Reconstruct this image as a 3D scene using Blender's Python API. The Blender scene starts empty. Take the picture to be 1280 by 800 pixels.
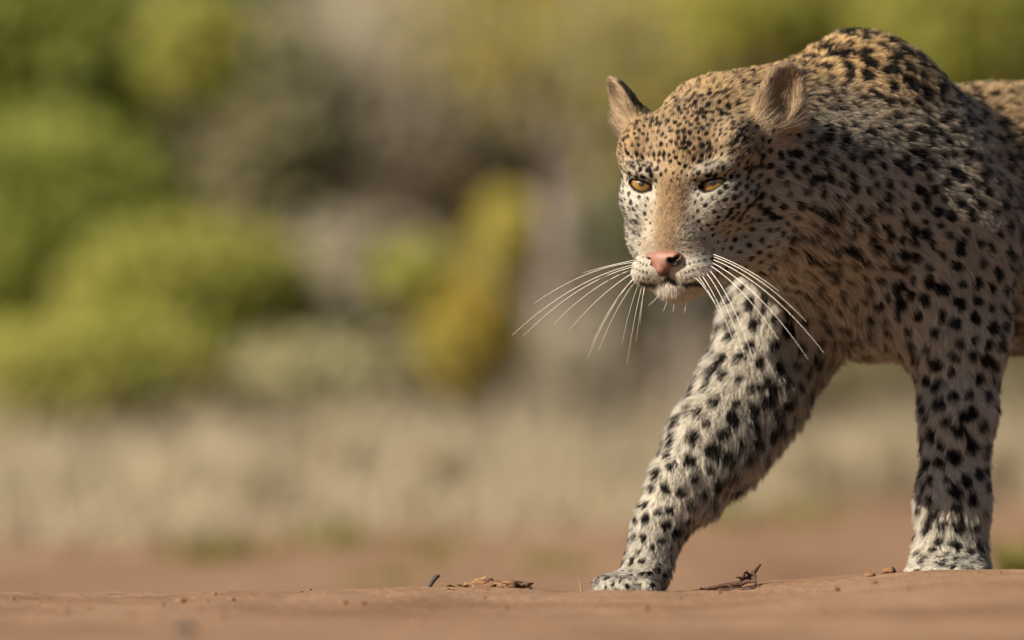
import bpy, math
import numpy as np
from mathutils import Vector, Matrix, kdtree

# ------------------------------------------------------------------ camera, sky, sun, exposure
scene = bpy.context.scene
FOCAL = 10800.0                       # focal length in pixels of a 1280 px wide frame
DIST = 10.0
CAM_Z = 0.22
PITCH = math.atan((507 - 400) / FOCAL)
cam_data = bpy.data.cameras.new('camera')
cam = bpy.data.objects.new('camera', cam_data)
scene.collection.objects.link(cam)
cam.location = (0, -DIST, CAM_Z)
cam.rotation_euler = (math.pi / 2 + PITCH, 0, 0)
cam_data.sensor_width = 36.0
cam_data.lens = 36.0 * FOCAL / 1280.0
cam_data.clip_start = 0.1
cam_data.clip_end = 2000
cam_data.dof.use_dof = True
cam_data.dof.focus_distance = DIST + 0.04
cam_data.dof.aperture_fstop = cam_data.lens / 108.0
scene.camera = cam

SUN_TO = Vector((-0.69, -0.44, 0.535)).normalized()
SUN_EL = math.asin(SUN_TO.z)
SUN_AZ = math.atan2(SUN_TO.x, SUN_TO.y)
world = bpy.data.worlds.new('World')
scene.world = world
world.use_nodes = True
wn = world.node_tree.nodes
sky = wn.new('ShaderNodeTexSky')
sky.sky_type = 'NISHITA'
sky.sun_disc = False
sky.sun_elevation = SUN_EL
sky.sun_rotation = SUN_AZ
world.node_tree.links.new(sky.outputs[0], wn['Background'].inputs[0])
wn['Background'].inputs[1].default_value = 0.05
sun_data = bpy.data.lights.new('sun', 'SUN')
sun_data.energy = 5.0
sun_data.angle = math.radians(0.5)
sun_data.color = (1.0, 0.89, 0.72)
sun = bpy.data.objects.new('sun', sun_data)
scene.collection.objects.link(sun)
sun.rotation_euler = (-SUN_TO).to_track_quat('-Z', 'Y').to_euler()
sun.location = (-4, -3, 5)

scene.render.engine = 'CYCLES'
scene.view_settings.view_transform = 'Standard'
scene.view_settings.look = 'None'
scene.view_settings.exposure = 0.95
scene.view_settings.gamma = 1.0
scene.cycles.use_denoising = True
scene.cycles.max_bounces = 10
scene.cycles.diffuse_bounces = 2
scene.cycles.glossy_bounces = 4
scene.cycles.transmission_bounces = 6
scene.cycles_curves.shape = 'RIBBONS'
scene.cycles_curves.subdivisions = 2

# ------------------------------------------------------------------ helpers
rng = np.random.default_rng(11)
cp, sp = math.cos(PITCH), math.sin(PITCH)


def P(px, py, y):
    """world point seen at a position of the photograph, at depth y"""
    u, v = (px - 640) / FOCAL, (400 - py) / FOCAL
    dy, dz = cp - v * sp, sp + v * cp
    t = (y + DIST) / dy
    return np.array((u * t, y, CAM_Z + dz * t))


def tag(o, label=None, cat=None, group=None, kind=None):
    if label: o['label'] = label
    if cat: o['category'] = cat
    if group: o['group'] = group
    if kind: o['kind'] = kind
    return o


def empty(name, loc=(0, 0, 0)):
    o = bpy.data.objects.new(name, None)
    scene.collection.objects.link(o)
    o.location = loc
    o.empty_display_size = 0.1
    return o


def link(name, me, mat=None, parent=None):
    o = bpy.data.objects.new(name, me)
    scene.collection.objects.link(o)
    if mat is not None: me.materials.append(mat)
    if parent is not None:
        o.parent = parent
        o.matrix_parent_inverse = Matrix.Translation(-Vector(parent.location))
    return o


def mesh_np(name, V, F, smooth=True):
    me = bpy.data.meshes.new(name)
    V = np.asarray(V, dtype=np.float32)
    F = np.asarray(F, dtype=np.int32)
    n = F.shape[1]
    me.vertices.add(len(V))
    me.vertices.foreach_set('co', V.ravel())
    me.loops.add(F.size)
    me.loops.foreach_set('vertex_index', F.ravel())
    me.polygons.add(len(F))
    me.polygons.foreach_set('loop_start', np.arange(0, F.size, n, dtype=np.int32))
    me.polygons.foreach_set('loop_total', np.full(len(F), n, dtype=np.int32))
    me.update(calc_edges=True)
    me.validate()
    if smooth: me.polygons.foreach_set('use_smooth', np.ones(len(me.polygons), dtype=bool))
    return me


def hash3(ix, iy, iz, seed):
    n = (ix * 374761393 + iy * 668265263 + iz * 2147483647 + seed * 1274126177).astype(np.int64) & 0xFFFFFFFF
    n = ((n ^ (n >> 13)) * 1274126177) & 0xFFFFFFFF
    n = ((n ^ (n >> 16)) * 2246822519) & 0xFFFFFFFF
    return ((n ^ (n >> 15)) & 0xFFFFFF) / float(0xFFFFFF)


def noise3(p, freq=1.0, seed=0):
    """value noise, -1..1"""
    q = np.asarray(p, dtype=np.float64) * freq + 1000.0
    i = np.floor(q).astype(np.int64)
    f = q - i
    f = f * f * (3 - 2 * f)
    r = 0
    for dx in (0, 1):
        for dy in (0, 1):
            for dz in (0, 1):
                w = (f[..., 0] if dx else 1 - f[..., 0]) * (f[..., 1] if dy else 1 - f[..., 1]) * (f[..., 2] if dz else 1 - f[..., 2])
                r = r + w * hash3(i[..., 0] + dx, i[..., 1] + dy, i[..., 2] + dz, seed)
    return r * 2 - 1


def norm(v):
    return v / np.maximum(np.linalg.norm(v, axis=-1, keepdims=True), 1e-9)


def sstep(a, b, x):
    t = np.clip((x - a) / (b - a), 0, 1)
    return t * t * (3 - 2 * t)


# ---- signed distance modelling: blended round cones and ellipsoids, meshed by surface nets
class Cone:
    def __init__(s, a, b, ra, rb, k=0.02, **kw):
        s.a, s.b, s.ra, s.rb, s.k, s.kw = np.array(a, float), np.array(b, float), ra, rb, k, kw

    def box(s):
        return (np.minimum(s.a - s.ra, s.b - s.rb), np.maximum(s.a + s.ra, s.b + s.rb))

    def __call__(s, x, y, z):
        ba = s.b - s.a
        px, py, pz = x - s.a[0], y - s.a[1], z - s.a[2]
        t = np.clip((px * ba[0] + py * ba[1] + pz * ba[2]) / ba.dot(ba), 0, 1)
        return np.sqrt((px - t * ba[0]) ** 2 + (py - t * ba[1]) ** 2 + (pz - t * ba[2]) ** 2) - (s.ra + t * (s.rb - s.ra))


class Ell:
    def __init__(s, c, r, R=None, k=0.02, **kw):
        s.c, s.r, s.R, s.k, s.kw = np.array(c, float), np.array(r, float), np.eye(3) if R is None else np.array(R, float), k, kw

    def box(s):
        e = np.sqrt(((s.R * s.r[None, :]) ** 2).sum(1))
        return (s.c - e, s.c + e)

    def __call__(s, x, y, z):
        d = (x - s.c[0], y - s.c[1], z - s.c[2])
        k0 = k1 = 0
        for i in range(3):
            q = (d[0] * s.R[0, i] + d[1] * s.R[1, i] + d[2] * s.R[2, i])
            k0 = k0 + (q / s.r[i]) ** 2
            k1 = k1 + (q / s.r[i] ** 2) ** 2
        k0 = np.sqrt(k0)
        return k0 * (k0 - 1) / np.sqrt(np.maximum(k1, 1e-6))


def smin(a, b, k):
    h = np.clip(0.5 + 0.5 * (b - a) / k, 0, 1)
    return b * (1 - h) + a * h - k * h * (1 - h)


def axis_lines(lo, hi, fine, coarse, fl, fh):
    """grid lines: fine spacing inside fl..fh"""
    out = [lo]
    while out[-1] < hi:
        p = out[-1]
        d = max(fl - p, p - fh, 0)
        out.append(p + min(coarse, fine + d * 0.12))
    return np.array(out)


class Field:
    def __init__(s, xs, ys, zs):
        s.ax = (xs.astype(np.float32), ys.astype(np.float32), zs.astype(np.float32))
        s.D = np.full((len(xs), len(ys), len(zs)), 0.5, dtype=np.float32)

    def sub(s, lo, hi, pad):
        sl = [slice(max(int(np.searchsorted(a, lo[i] - pad)) - 1, 0), int(np.searchsorted(a, hi[i] + pad)) + 1) for i, a in enumerate(s.ax)]
        g = (s.ax[0][sl[0]][:, None, None], s.ax[1][sl[1]][None, :, None], s.ax[2][sl[2]][None, None, :])
        return tuple(sl), g

    def add(s, f):
        sl, g = s.sub(*f.box(), f.k * 1.2 + 0.015)
        s.D[sl] = smin(s.D[sl], f(*g), f.k)

    def cut(s, f):
        sl, g = s.sub(*f.box(), f.k * 1.2 + 0.01)
        s.D[sl] = -smin(-s.D[sl], f(*g), f.k)

    def mesh(s):
        D = s.D
        ins = D < 0
        xs, ys, zs = s.ax
        n = [D.shape[0] - 1, D.shape[1] - 1, D.shape[2] - 1]
        cnt = np.zeros(n, dtype=np.int8)
        for dx in (0, 1):
            for dy in (0, 1):
                for dz in (0, 1):
                    cnt += ins[dx:n[0] + dx, dy:n[1] + dy, dz:n[2] + dz]
        act = (cnt > 0) & (cnt < 8)
        I, J, K = np.nonzero(act)
        idx = np.full(n, -1, dtype=np.int32)
        idx[I, J, K] = np.arange(len(I))
        acc = np.zeros((len(I), 3)); m = np.zeros(len(I))
        cs = [(a, b, c) for a in (0, 1) for b in (0, 1) for c in (0, 1)]
        for c0 in cs:
            for axis in range(3):
                if c0[axis]: continue
                c1 = list(c0); c1[axis] = 1
                d0 = D[I + c0[0], J + c0[1], K + c0[2]]; d1 = D[I + c1[0], J + c1[1], K + c1[2]]
                x = (d0 < 0) != (d1 < 0)
                t = np.where(x, d0 / np.where(x, d0 - d1, 1), 0)
                p0 = np.stack((xs[I + c0[0]], ys[J + c0[1]], zs[K + c0[2]]), 1)
                p1 = np.stack((xs[I + c1[0]], ys[J + c1[1]], zs[K + c1[2]]), 1)
                acc += np.where(x[:, None], p0 + t[:, None] * (p1 - p0), 0); m += x
        V = acc / m[:, None]
        quads = []
        for axis in range(3):
            a = [slice(1, -1)] * 3; b = [slice(1, -1)] * 3
            a[axis] = slice(0, -1); b[axis] = slice(1, None)
            A, B = ins[tuple(a)], ins[tuple(b)]
            i, j, k = np.nonzero(A != B)
            flip = A[i, j, k]
            g = [i, j, k]
            o1, o2 = [(1, 2), (2, 0), (0, 1)][axis]
            base = [g[0] + (axis != 0), g[1] + (axis != 1), g[2] + (axis != 2)]
            def at(d1, d2):
                q = [base[0].copy(), base[1].copy(), base[2].copy()]
                q[o1] = q[o1] - d1; q[o2] = q[o2] - d2
                return idx[q[0], q[1], q[2]]
            q = np.stack((at(1, 1), at(0, 1), at(0, 0), at(1, 0)), 1)
            q[~flip] = q[~flip][:, ::-1]
            quads.append(q)
        F = np.concatenate(quads)
        F = F[(F >= 0).all(1)]
        return V, F


def smooth_mesh(V, F, it, w, mask=None):
    e = np.concatenate([F[:, [0, 1]], F[:, [1, 2]], F[:, [2, 3]], F[:, [3, 0]]])
    deg = np.bincount(e[:, 0], minlength=len(V)) + np.bincount(e[:, 1], minlength=len(V))
    for _ in range(it):
        s_ = np.zeros_like(V)
        for a in range(3):
            s_[:, a] = np.bincount(e[:, 0], V[e[:, 1], a], len(V)) + np.bincount(e[:, 1], V[e[:, 0], a], len(V))
        d = (s_ / np.maximum(deg, 1)[:, None] - V) * w
        if mask is not None: d = d * mask[:, None]
        V = V + d
    return V


def vnormals(V, F):
    n = np.cross(V[F[:, 2]] - V[F[:, 0]], V[F[:, 3]] - V[F[:, 1]])
    N = np.zeros_like(V)
    for a in range(3):
        for c in range(4):
            N[:, a] += np.bincount(F[:, c], n[:, a], len(V))
    return norm(N)


# ---- materials
def material(name, base=(0.5, 0.5, 0.5), rough=0.6, spec=0.3):
    m = bpy.data.materials.new(name)
    m.use_nodes = True
    b = m.node_tree.nodes['Principled BSDF']
    b.inputs['Base Color'].default_value = (*base, 1)
    b.inputs['Roughness'].default_value = rough
    b.inputs['Specular IOR Level'].default_value = spec
    return m


def noisy_material(name, cols, scale, rough=0.85, spec=0.15, bump=0.0, bscale=None, detail=6, dist=0.02):
    m = material(name, cols[0], rough, spec)
    nt = m.node_tree; nd = nt.nodes; b = nd['Principled BSDF']
    tc = nd.new('ShaderNodeTexCoord')
    n = nd.new('ShaderNodeTexNoise'); n.inputs['Scale'].default_value = scale; n.inputs['Detail'].default_value = detail
    r = nd.new('ShaderNodeValToRGB')
    r.color_ramp.elements.remove(r.color_ramp.elements[1])
    k = len(cols)
    r.color_ramp.elements[0].position = 0.3; r.color_ramp.elements[0].color = (*cols[0], 1)
    for i in range(1, k):
        e = r.color_ramp.elements.new(0.3 + 0.4 * i / (k - 1)); e.color = (*cols[i], 1)
    nt.links.new(tc.outputs['Object'], n.inputs['Vector'])
    nt.links.new(n.outputs['Fac'], r.inputs[0])
    nt.links.new(r.outputs[0], b.inputs['Base Color'])
    if bump:
        n2 = nd.new('ShaderNodeTexNoise'); n2.inputs['Scale'].default_value = bscale or scale * 6; n2.inputs['Detail'].default_value = 8
        bp = nd.new('ShaderNodeBump'); bp.inputs['Strength'].default_value = bump; bp.inputs['Distance'].default_value = dist
        nt.links.new(tc.outputs['Object'], n2.inputs['Vector'])
        nt.links.new(n2.outputs['Fac'], bp.inputs['Height'])
        nt.links.new(bp.outputs[0], b.inputs['Normal'])
    return m

#@@GROUND
# ------------------------------------------------------------------ ground
def ground_h(x, y):
    x = np.asarray(x, float); y = np.asarray(y, float)
    near = np.exp(-(y / 1.6) ** 2)
    h = 0.026 * sstep(0.18, 0.55, x) * near - 0.004 * sstep(0.0, -0.6, x) * near
    h = h - 0.085 * sstep(0.25, 2.2, y) * (1 - sstep(3.5, 9, y))
    p = np.stack((x, y, 0 * x), -1)
    fade = np.exp(-np.abs(y) / 12)
    h = h + (0.007 * noise3(p, 2.1, 3) + 0.0045 * noise3(p, 6, 4) + 0.0022 * noise3(p, 19, 5) + 0.001 * noise3(p, 55, 6)) * fade
    for (cx, cy, rx, ry, a) in ((0.33, 0.12, .10, .09, .004), (-0.05, 0.06, 0.09, 0.06, 0.006), (0.1, -0.25, .5, .16, .004), (.62, -.05, .2, .12, .006)):
        h = h + a * np.exp(-((x - cx) / rx) ** 2 - ((y - cy) / ry) ** 2)
    for (cx, cy, r) in ((P(790, 740, .13)[0], .12, .07), (P(1188, 720, .17)[0], .17, .08)):      # soil pressed under the paws
        h = h - 0.006 * np.exp(-((x - cx) / r) ** 2 - ((y - cy) / r) ** 2)
    return h


def grow_lines(lo, hi, c0, c1, fine, rate):
    a = [c0]
    while a[-1] < c1: a.append(a[-1] + fine)
    up = [a[-1]]
    while up[-1] < hi: up.append(up[-1] + fine + (up[-1] - a[-1]) * rate)
    dn = [c0]
    while dn[-1] > lo: dn.append(dn[-1] - fine - (c0 - dn[-1]) * rate)
    return np.array(dn[::-1][:-1] + a + up[1:])


gx = grow_lines(-600, 600, -0.7, 0.8, 0.006, 0.09)
gy = grow_lines(-14, 900, -1.6, 0.6, 0.006, 0.07)
GX, GY = np.meshgrid(gx, gy, indexing='ij')
GV = np.stack((GX, GY, ground_h(GX, GY)), -1).reshape(-1, 3)
ii, jj = np.meshgrid(np.arange(len(gx) - 1), np.arange(len(gy) - 1), indexing='ij')
a0 = (ii * len(gy) + jj).ravel()
GF = np.stack((a0, a0 + len(gy), a0 + len(gy) + 1, a0 + 1), 1)
m_ground = noisy_material('red_earth', [(0.155, 0.086, 0.048), (0.21, 0.122, 0.071), (0.255, 0.158, 0.098), (0.215, 0.127, 0.075)], 3.0, 0.95, 0.1, 0.5, 90, 8, 0.006)
nt = m_ground.node_tree; nd = nt.nodes
tc = nd.new('ShaderNodeTexCoord'); n2 = nd.new('ShaderNodeTexNoise'); n2.inputs['Scale'].default_value = 260; n2.inputs['Detail'].default_value = 4
mx = nd.new('ShaderNodeMix'); mx.data_type = 'RGBA'; mx.blend_type = 'MULTIPLY'
rp = nd.new('ShaderNodeValToRGB'); rp.color_ramp.elements[0].position = .3; rp.color_ramp.elements[0].color = (.6, .57, .55, 1); rp.color_ramp.elements[1].position = .62; rp.color_ramp.elements[1].color = (1.1, 1.1, 1.1, 1)
nt.links.new(tc.outputs['Object'], n2.inputs['Vector']); nt.links.new(n2.outputs['Fac'], rp.inputs[0])
b = nd['Principled BSDF']; src = b.inputs['Base Color'].links[0].from_socket
mx.inputs['Factor'].default_value = 0.8
nt.links.new(src, mx.inputs['A']); nt.links.new(rp.outputs[0], mx.inputs['B']); nt.links.new(mx.outputs['Result'], b.inputs['Base Color'])
ground = link('ground', mesh_np('ground', GV, GF), m_ground)
tag(ground, 'bare red brown earth the leopard walks on', 'ground', kind='structure')

# ------------------------------------------------------------------ leopard: head frame
YAW = math.radians(22)
HO = P(847, 229, 0.0)                                            # midpoint between the eyes
HM = np.array([[math.cos(YAW), -math.sin(YAW), 0], [-math.sin(YAW), -math.cos(YAW), 0], [0, 0, 1]]).T   # columns: local x (animal's left), y (forward), z
HM = np.stack((np.array([math.cos(YAW), -math.sin(YAW), 0]), np.array([-math.sin(YAW), -math.cos(YAW), 0]), np.array([0, 0, 1.0])), 1)


def H(x, y, z):
    return HO + HM @ (np.array((x, y, z), float) * 0.001)


def to_head(p):
    return ((p - HO) @ HM) * 1000.0


def rot(rx=0, ry=0, rz=0):
    return np.array(Matrix.Rotation(math.radians(rz), 3, 'Z') @ Matrix.Rotation(math.radians(ry), 3, 'Y') @ Matrix.Rotation(math.radians(rx), 3, 'X'))


def hell(c, r, R=None, k=12, **kw):
    return Ell(H(*c), np.array(r) * 0.001, HM @ (np.eye(3) if R is None else R), k * 0.001, head=1, **kw)


def hcone(a, b, ra, rb, k=12, **kw):
    return Cone(H(*a), H(*b), ra * 0.001, rb * 0.001, k * 0.001, head=1, **kw)


class EyeCut:
    """almond opening of one eye, in the head frame"""
    def __init__(s, side):
        s.s, s.k = side, 0.0012
        s.c = np.array((44.5 * side, 4, -1.0))

    def box(s):
        c = H(*s.c)
        return c - 0.026, c + 0.026

    def __call__(s, x, y, z):
        q = np.stack(np.broadcast_arrays(x, y, z), -1).astype(np.float32)
        l = ((q - HO.astype(np.float32)) @ HM.astype(np.float32)) * 1000
        u = (l[..., 0] - s.c[0]) * s.s                            # outwards
        v = l[..., 2] - s.c[2] - 0.24 * u
        t = np.clip(u / 16.0, -1.2, 1.2)
        top = 3.2 * (1 - np.abs(t) ** 3)
        bot = -7.4 * (1 - np.abs(t * 0.97 + 0.06) ** 1.8)
        d = np.maximum(v - top, bot - v)
        d = np.maximum(d, -14 - (l[..., 1] - s.c[1]))
        return (d * 0.001).astype(np.float32)


FWD = np.array((-0.77, -0.64, 0.0))
BACK = -FWD
DOWN = np.array((0, 0, -1.0))
LAT = np.array((0.64, -0.77, 0.0))                                # the animal's left: to the right and towards the camera
BODYR = np.stack((FWD, LAT, np.array((0, 0, 1.0))), 1)
fl_body = norm(BACK * 1.0 + DOWN * 0.35)
fl_shoulder = norm(BACK * 0.55 + DOWN * 0.85)
fl_leg = norm(DOWN * 1.0 + BACK * 0.15)
fl_chest = norm(DOWN * 0.9 + BACK * 0.3)

BY = 0.115
prims = []
A = prims.append
# body proportions:     fur: flow, length mm, pale 0-1, spot radius mm, spot spacing mm
def body(f): prims.append(f); return f
bd = dict(flow=fl_body, ln=15, pale=0.25, sr=8.0, ss=23)
sh = dict(flow=fl_shoulder, ln=12.5, pale=0.66, sr=7.0, ss=17)
def B(px, py, y): return P(px, py, y + BY)
body(Cone(P(915, 215, .10), B(1085, 250, .20), .090, .150, .05, flow=norm(BACK * .9 + DOWN * .5), ln=13, pale=.5, sr=6.3, ss=16))       # neck
body(Cone(P(900, 172, .115), B(1040, 138, .20), .066, .062, .05, flow=norm(BACK + DOWN * .15), ln=10, pale=.05, sr=4.8, ss=12.5))          # nape
body(Ell(B(1058, 315, .20), (.105, .105, .102), BODYR, .03, flow=fl_chest, ln=14, pale=.6, sr=6.8, ss=17.5))                                # chest
body(Cone(B(1110, 276, .27), B(1450, 268, .55), .155, .160, .06, **bd))                                                                   # barrel
body(Cone(B(1440, 272, .55), B(1690, 265, .76), .150, .140, .06, **bd))
body(Ell(B(1092, 168, .175), (.085, .050, .124), BODYR @ rot(14, 6, 0), .045, **dict(sh, pale=.0, ln=9.5, sr=9.6, ss=23)))                         # near shoulder blade
body(Ell(B(1096, 133, .165), (.084, .066, .073), BODYR, .04, **dict(sh, pale=.0, ln=9.5, sr=9.6, ss=23)))                                  # muscle over the shoulder blade
body(Ell(B(1068, 172, .29), (.075, .045, .108), BODYR @ rot(0, 6, 0), .045, **dict(sh, pale=.05)))
body(Ell(B(1145, 320, .145), (.085, .052, .115), BODYR @ rot(0, -12, 0), .05, **sh))                                                     # near upper arm
body(Cone(B(1190, 300, .16), B(1203, 415, .145), .072, .052, .05, **dict(sh, pale=.4, sr=7.5, ss=21)))                                   # triceps, elbow
lg = dict(flow=fl_leg, ln=14, pale=.9, sr=8.0, ss=19.5)
body(Cone(B(1196, 415, .14), B(1197, 510, .125), .049, .0385, .03, **lg))
body(Cone(B(1197, 510, .125), B(1191, 625, .115), .0385, .0365, .02, **lg))
body(Cone(B(1191, 625, .115), B(1188, 692, .11), .0375, .0395, .02, **dict(lg, sr=6.8, ss=19)))
body(Ell(B(1186, 716, .085), (.047, .058, .026), rot(0, 0, -8), .02, **dict(lg, ln=8, sr=4.5, ss=14)))
for dx, dy in ((-34, .045), (-12, .028), (14, .026), (36, .045)):
    body(Ell(B(1183 + dx, 722, dy), (.0165, .026, .0165), rot(0, 0, 0), .008, **dict(lg, ln=7, sr=4, ss=13)))
# reaching foreleg
body(Cone(B(1030, 330, .27), B(975, 415, .215), .084, .064, .024, flow=norm(DOWN + FWD * .35), ln=18, pale=.8, sr=7.6, ss=19.5))
lf = norm(B(830, 640, .13) - B(950, 460, .22))
l2 = dict(flow=norm(lf + np.array((.35, 0, -.1))), ln=18, pale=.95, sr=8.3, ss=21.5)
body(Cone(B(975, 415, .215), B(938, 492, .17), .064, .056, .025, **l2))
body(Cone(B(938, 492, .17), B(896, 552, .13), .056, .050, .025, **l2))
body(Cone(B(896, 552, .13), B(856, 608, .10), .049, .036, .025, **l2))
body(Cone(B(856, 608, .10), B(824, 655, .085), .036, .0255, .02, **dict(l2, ln=10, sr=6.2, ss=17)))
body(Cone(B(824, 655, .085), B(810, 705, .07), .0265, .027, .02, **dict(l2, ln=9, pale=.65, sr=5, ss=14.5, flow=norm(np.array((-.35, -.2, -1))))))
body(Ell(B(790, 729, .05), (.044, .042, .0165), rot(0, -14, 0), .015, **dict(l2, ln=8, pale=.6, sr=4.5, ss=13, flow=norm(np.array((-.9, -.4, -.5))))))
for dx, dz, dy in ((-38, 10, .045), (-33, 10, .02), (-14, 11, .0), (10, 11, .0)):
    body(Ell(B(797 + dx, 725 + dz, dy), (.0165, .021, .0125), rot(0, 10, 30), .008, **dict(l2, ln=6, pale=.6, sr=3.5, ss=11, flow=norm(np.array((-.9, -.5, -.4))))))
# hind quarters, outside the picture
hq = dict(bd, pale=.4)
for s_, off in ((1, .0), (-1, -.16)):
    c = B(1690, 265, .76) + LAT * .075 * s_
    kn = c + FWD * (.10 + off) + DOWN * .25
    hk = c + BACK * (.10 - off) + DOWN * .40
    pw = np.array((hk[0] - .02, hk[1], ground_h(hk[0], hk[1]) + .03)) + FWD * .05
    body(Cone(c, kn, .105, .06, .05, **hq)); body(Cone(kn, hk, .058, .03, .03, **hq)); body(Cone(hk, pw, .03, .03, .02, **lg))
    body(Ell(pw + FWD * .05, (.06, .04, .028), BODYR, .02, **lg))
tail0 = B(1690, 265, .76) + BACK * .12 + np.array((0, 0, .06))
tp = [tail0 + BACK * d + np.array((0, 0, z)) for d, z in ((0, 0), (.10, -.12), (.16, -.3), (.24, -.42), (.38, -.44), (.5, -.36))]
for t0, t1 in zip(tp[:-1], tp[1:]): body(Cone(t0, t1, .026, .024, .02, **dict(bd, flow=norm(t1 - t0))))

# head
hd = dict(ln=8, pale=.05, sr=2.9, ss=6.9)
ck = dict(ln=8, pale=.62, sr=3.7, ss=9.8)
body(hell((0, -76, 33), (76, 82, 68), rot(-12), 16, **hd))                     # skull
body(hell((0, -18, 28), (36, 26, 34), rot(-20), 14, **hd))                     # forehead
for s_ in (1, -1):
    body(hell((50 * s_, -42, -14), (31, 50, 38), None, 16, **ck))              # cheek bone
    body(hell((41 * s_, 3, 13), (25, 15, 9.5), rot(0, -13 * s_, -16 * s_), 7, **dict(hd, pale=.35)))   # brow
    body(hell((62 * s_, -98, -36), (30, 40, 54), rot(0, 8 * s_, 0), 22, **dict(ck, ln=15, sr=4.2, ss=12.5)))      # ruff
    body(hcone((13 * s_, -12, -112), (58 * s_, -92, -62), 16, 34, 18, **dict(ck, sr=3.0, ss=12)))      # jaw
    body(hell((26 * s_, 10, -101), (25, 26, 18), rot(0, 12 * s_, -10 * s_), 8, ln=5, pale=.85, sr=.6, ss=60))          # whisker pad
    body(hell((44.5 * s_, -11, -1), (19.5, 17.5, 16.5), None, 7, **dict(ck, ln=4)))                 # eyelids
    body(hell((36 * s_, -4, -30), (22, 22, 24), None, 12, **dict(ck, sr=2.2, ss=6.8, ln=6)))                          # below the eye
body(hcone((0, -6, 6), (0, 15, -62), 25, 23, 14, **dict(hd, ln=5, sr=1.2, ss=9)))                                  # bridge of the nose
body(hcone((0, -40, -46), (0, -4, -80), 52, 43, 18, **dict(ck, ln=6, sr=2, ss=9)))                                    # muzzle
body(hell((0, 18, -84), (18, 16, 13), None, 10, **dict(hd, ln=4, sr=.6, ss=60)))                                      # nose bed
body(hell((0, 6, -121), (23, 21, 14), None, 10, ln=10, pale=1, sr=.6, ss=60))                                        # chin
EARN = {}
for s_, n, c, u in ((1, (.52, .84, .0), (98, -84, 102), (.26, -.12, .96)), (-1, (-.70, .62, -.35), (-97, -80, 93), (-.64, -.02, .77))):
    n = norm(np.array(n)); u = norm(np.array(u)); u = norm(u - n * u.dot(n)); w = np.cross(n, u)
    R = np.stack((w, n, u), 1); c = np.array(c, float)
    body(hell(c - u * 14, (29, 13, 32), R, 9, **dict(hd, ln=8, sr=.6, ss=60, ear=1)))
    body(hell(c + u * 5, (25, 10, 33), R, 9, **dict(hd, ln=5.5, sr=.6, ss=60, ear=1)))
    body(hell((58 * s_, -46, 36), (27, 44, 40), None, 14, **hd))
    body(hcone(c - u * 30 - n * 4, (62 * s_, -76, 45), 20, 32, 14, **dict(hd, ln=8)))
    EARN[s_] = (c, w, n, u)
cuts = []
for s_ in (1, -1):
    c, w, n, u = EARN[s_]
    cuts.append(hell(c + n * 10 + u * 5, (20, 14, 34), np.stack((w, n, u), 1), 4))
    cuts.append(hell(c + n * 16 - u * 14, (16, 17, 20), np.stack((w, n, u), 1), 6))
    cuts.append(EyeCut(s_))
# mouth groove and philtrum
mouth = [(0, 40, -104), (0, 37, -111), (9, 36, -117.5), (20, 30, -119.5), (33, 16, -117), (44, -4, -109), (52, -24, -99)]
cuts.append(hcone(mouth[0], mouth[1], 1.6, 1.8, 2))
for s_ in (1, -1):
    for p0, p1 in zip(mouth[1:-1], mouth[2:]):
        cuts.append(hcone((p0[0] * s_, p0[1], p0[2]), (p1[0] * s_, p1[1], p1[2]), 2.0, 2.0, 2))

hc = H(0, -60, 0)
lo = np.min([f.box()[0] for f in prims], 0) - .02; hi = np.max([f.box()[1] for f in prims], 0) + .02
fine = 0.0018
coarse = 0.0065
fld = Field(axis_lines(lo[0], hi[0], fine, coarse, HO[0] - .11, HO[0] + .13), axis_lines(lo[1], hi[1], fine, coarse, HO[1] - .06, HO[1] + .13), axis_lines(lo[2], hi[2], fine, coarse, HO[2] - .14, HO[2] + .14))
for f in prims: fld.add(f)
for f in cuts: fld.cut(f)
BV, BF = fld.mesh()
del fld
hl = to_head(BV)
eye_d = np.minimum(np.linalg.norm(hl - (44.5, 4, -1), axis=1), np.linalg.norm(hl - (-44.5, 4, -1), axis=1))
BV = smooth_mesh(BV, BF, 2, .5, np.where(eye_d < 22, .5, 1.0))
BN = vnormals(BV, BF)
# keep one shell only: drop loose bits
print('leopard verts', len(BV), 'faces', len(BF))

leopard = empty('leopard', (float(P(1190, 722, .2)[0]), .3, 0.0))
tag(leopard, 'spotted young leopard walking with lowered head across the red earth', 'leopard')
m_skin = material('leopard_skin', (.3, .2, .12), .8, .1)
body_o = link('body', mesh_np('body', BV, BF), m_skin, leopard)
# eyes
def lathe_sphere(name, c, r, mat, parent, seg=48, ring=24):
    th = np.linspace(0, math.pi, ring + 1)[1:-1]; ph = np.linspace(0, 2 * math.pi, seg, endpoint=False)
    V = [(0, 0, r)] + [(r * math.sin(t) * math.cos(p), r * math.sin(t) * math.sin(p), r * math.cos(t)) for t in th for p in ph] + [(0, 0, -r)]
    F = []
    n = len(V)
    for k in range(seg):
        F.append((0, 1 + k, 1 + (k + 1) % seg, 0))
        for j in range(len(th) - 1):
            a = 1 + j * seg
            F.append((a + k, a + seg + k, a + seg + (k + 1) % seg, a + (k + 1) % seg))
        a = 1 + (len(th) - 1) * seg
        F.append((a + k, n - 1, a + (k + 1) % seg, n - 1))
    me = bpy.data.meshes.new(name)
    me.from_pydata([tuple(v) for v in V], [], [tuple(dict.fromkeys(f)) for f in F])
    me.polygons.foreach_set('use_smooth', np.ones(len(me.polygons), dtype=bool))
    return me


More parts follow.
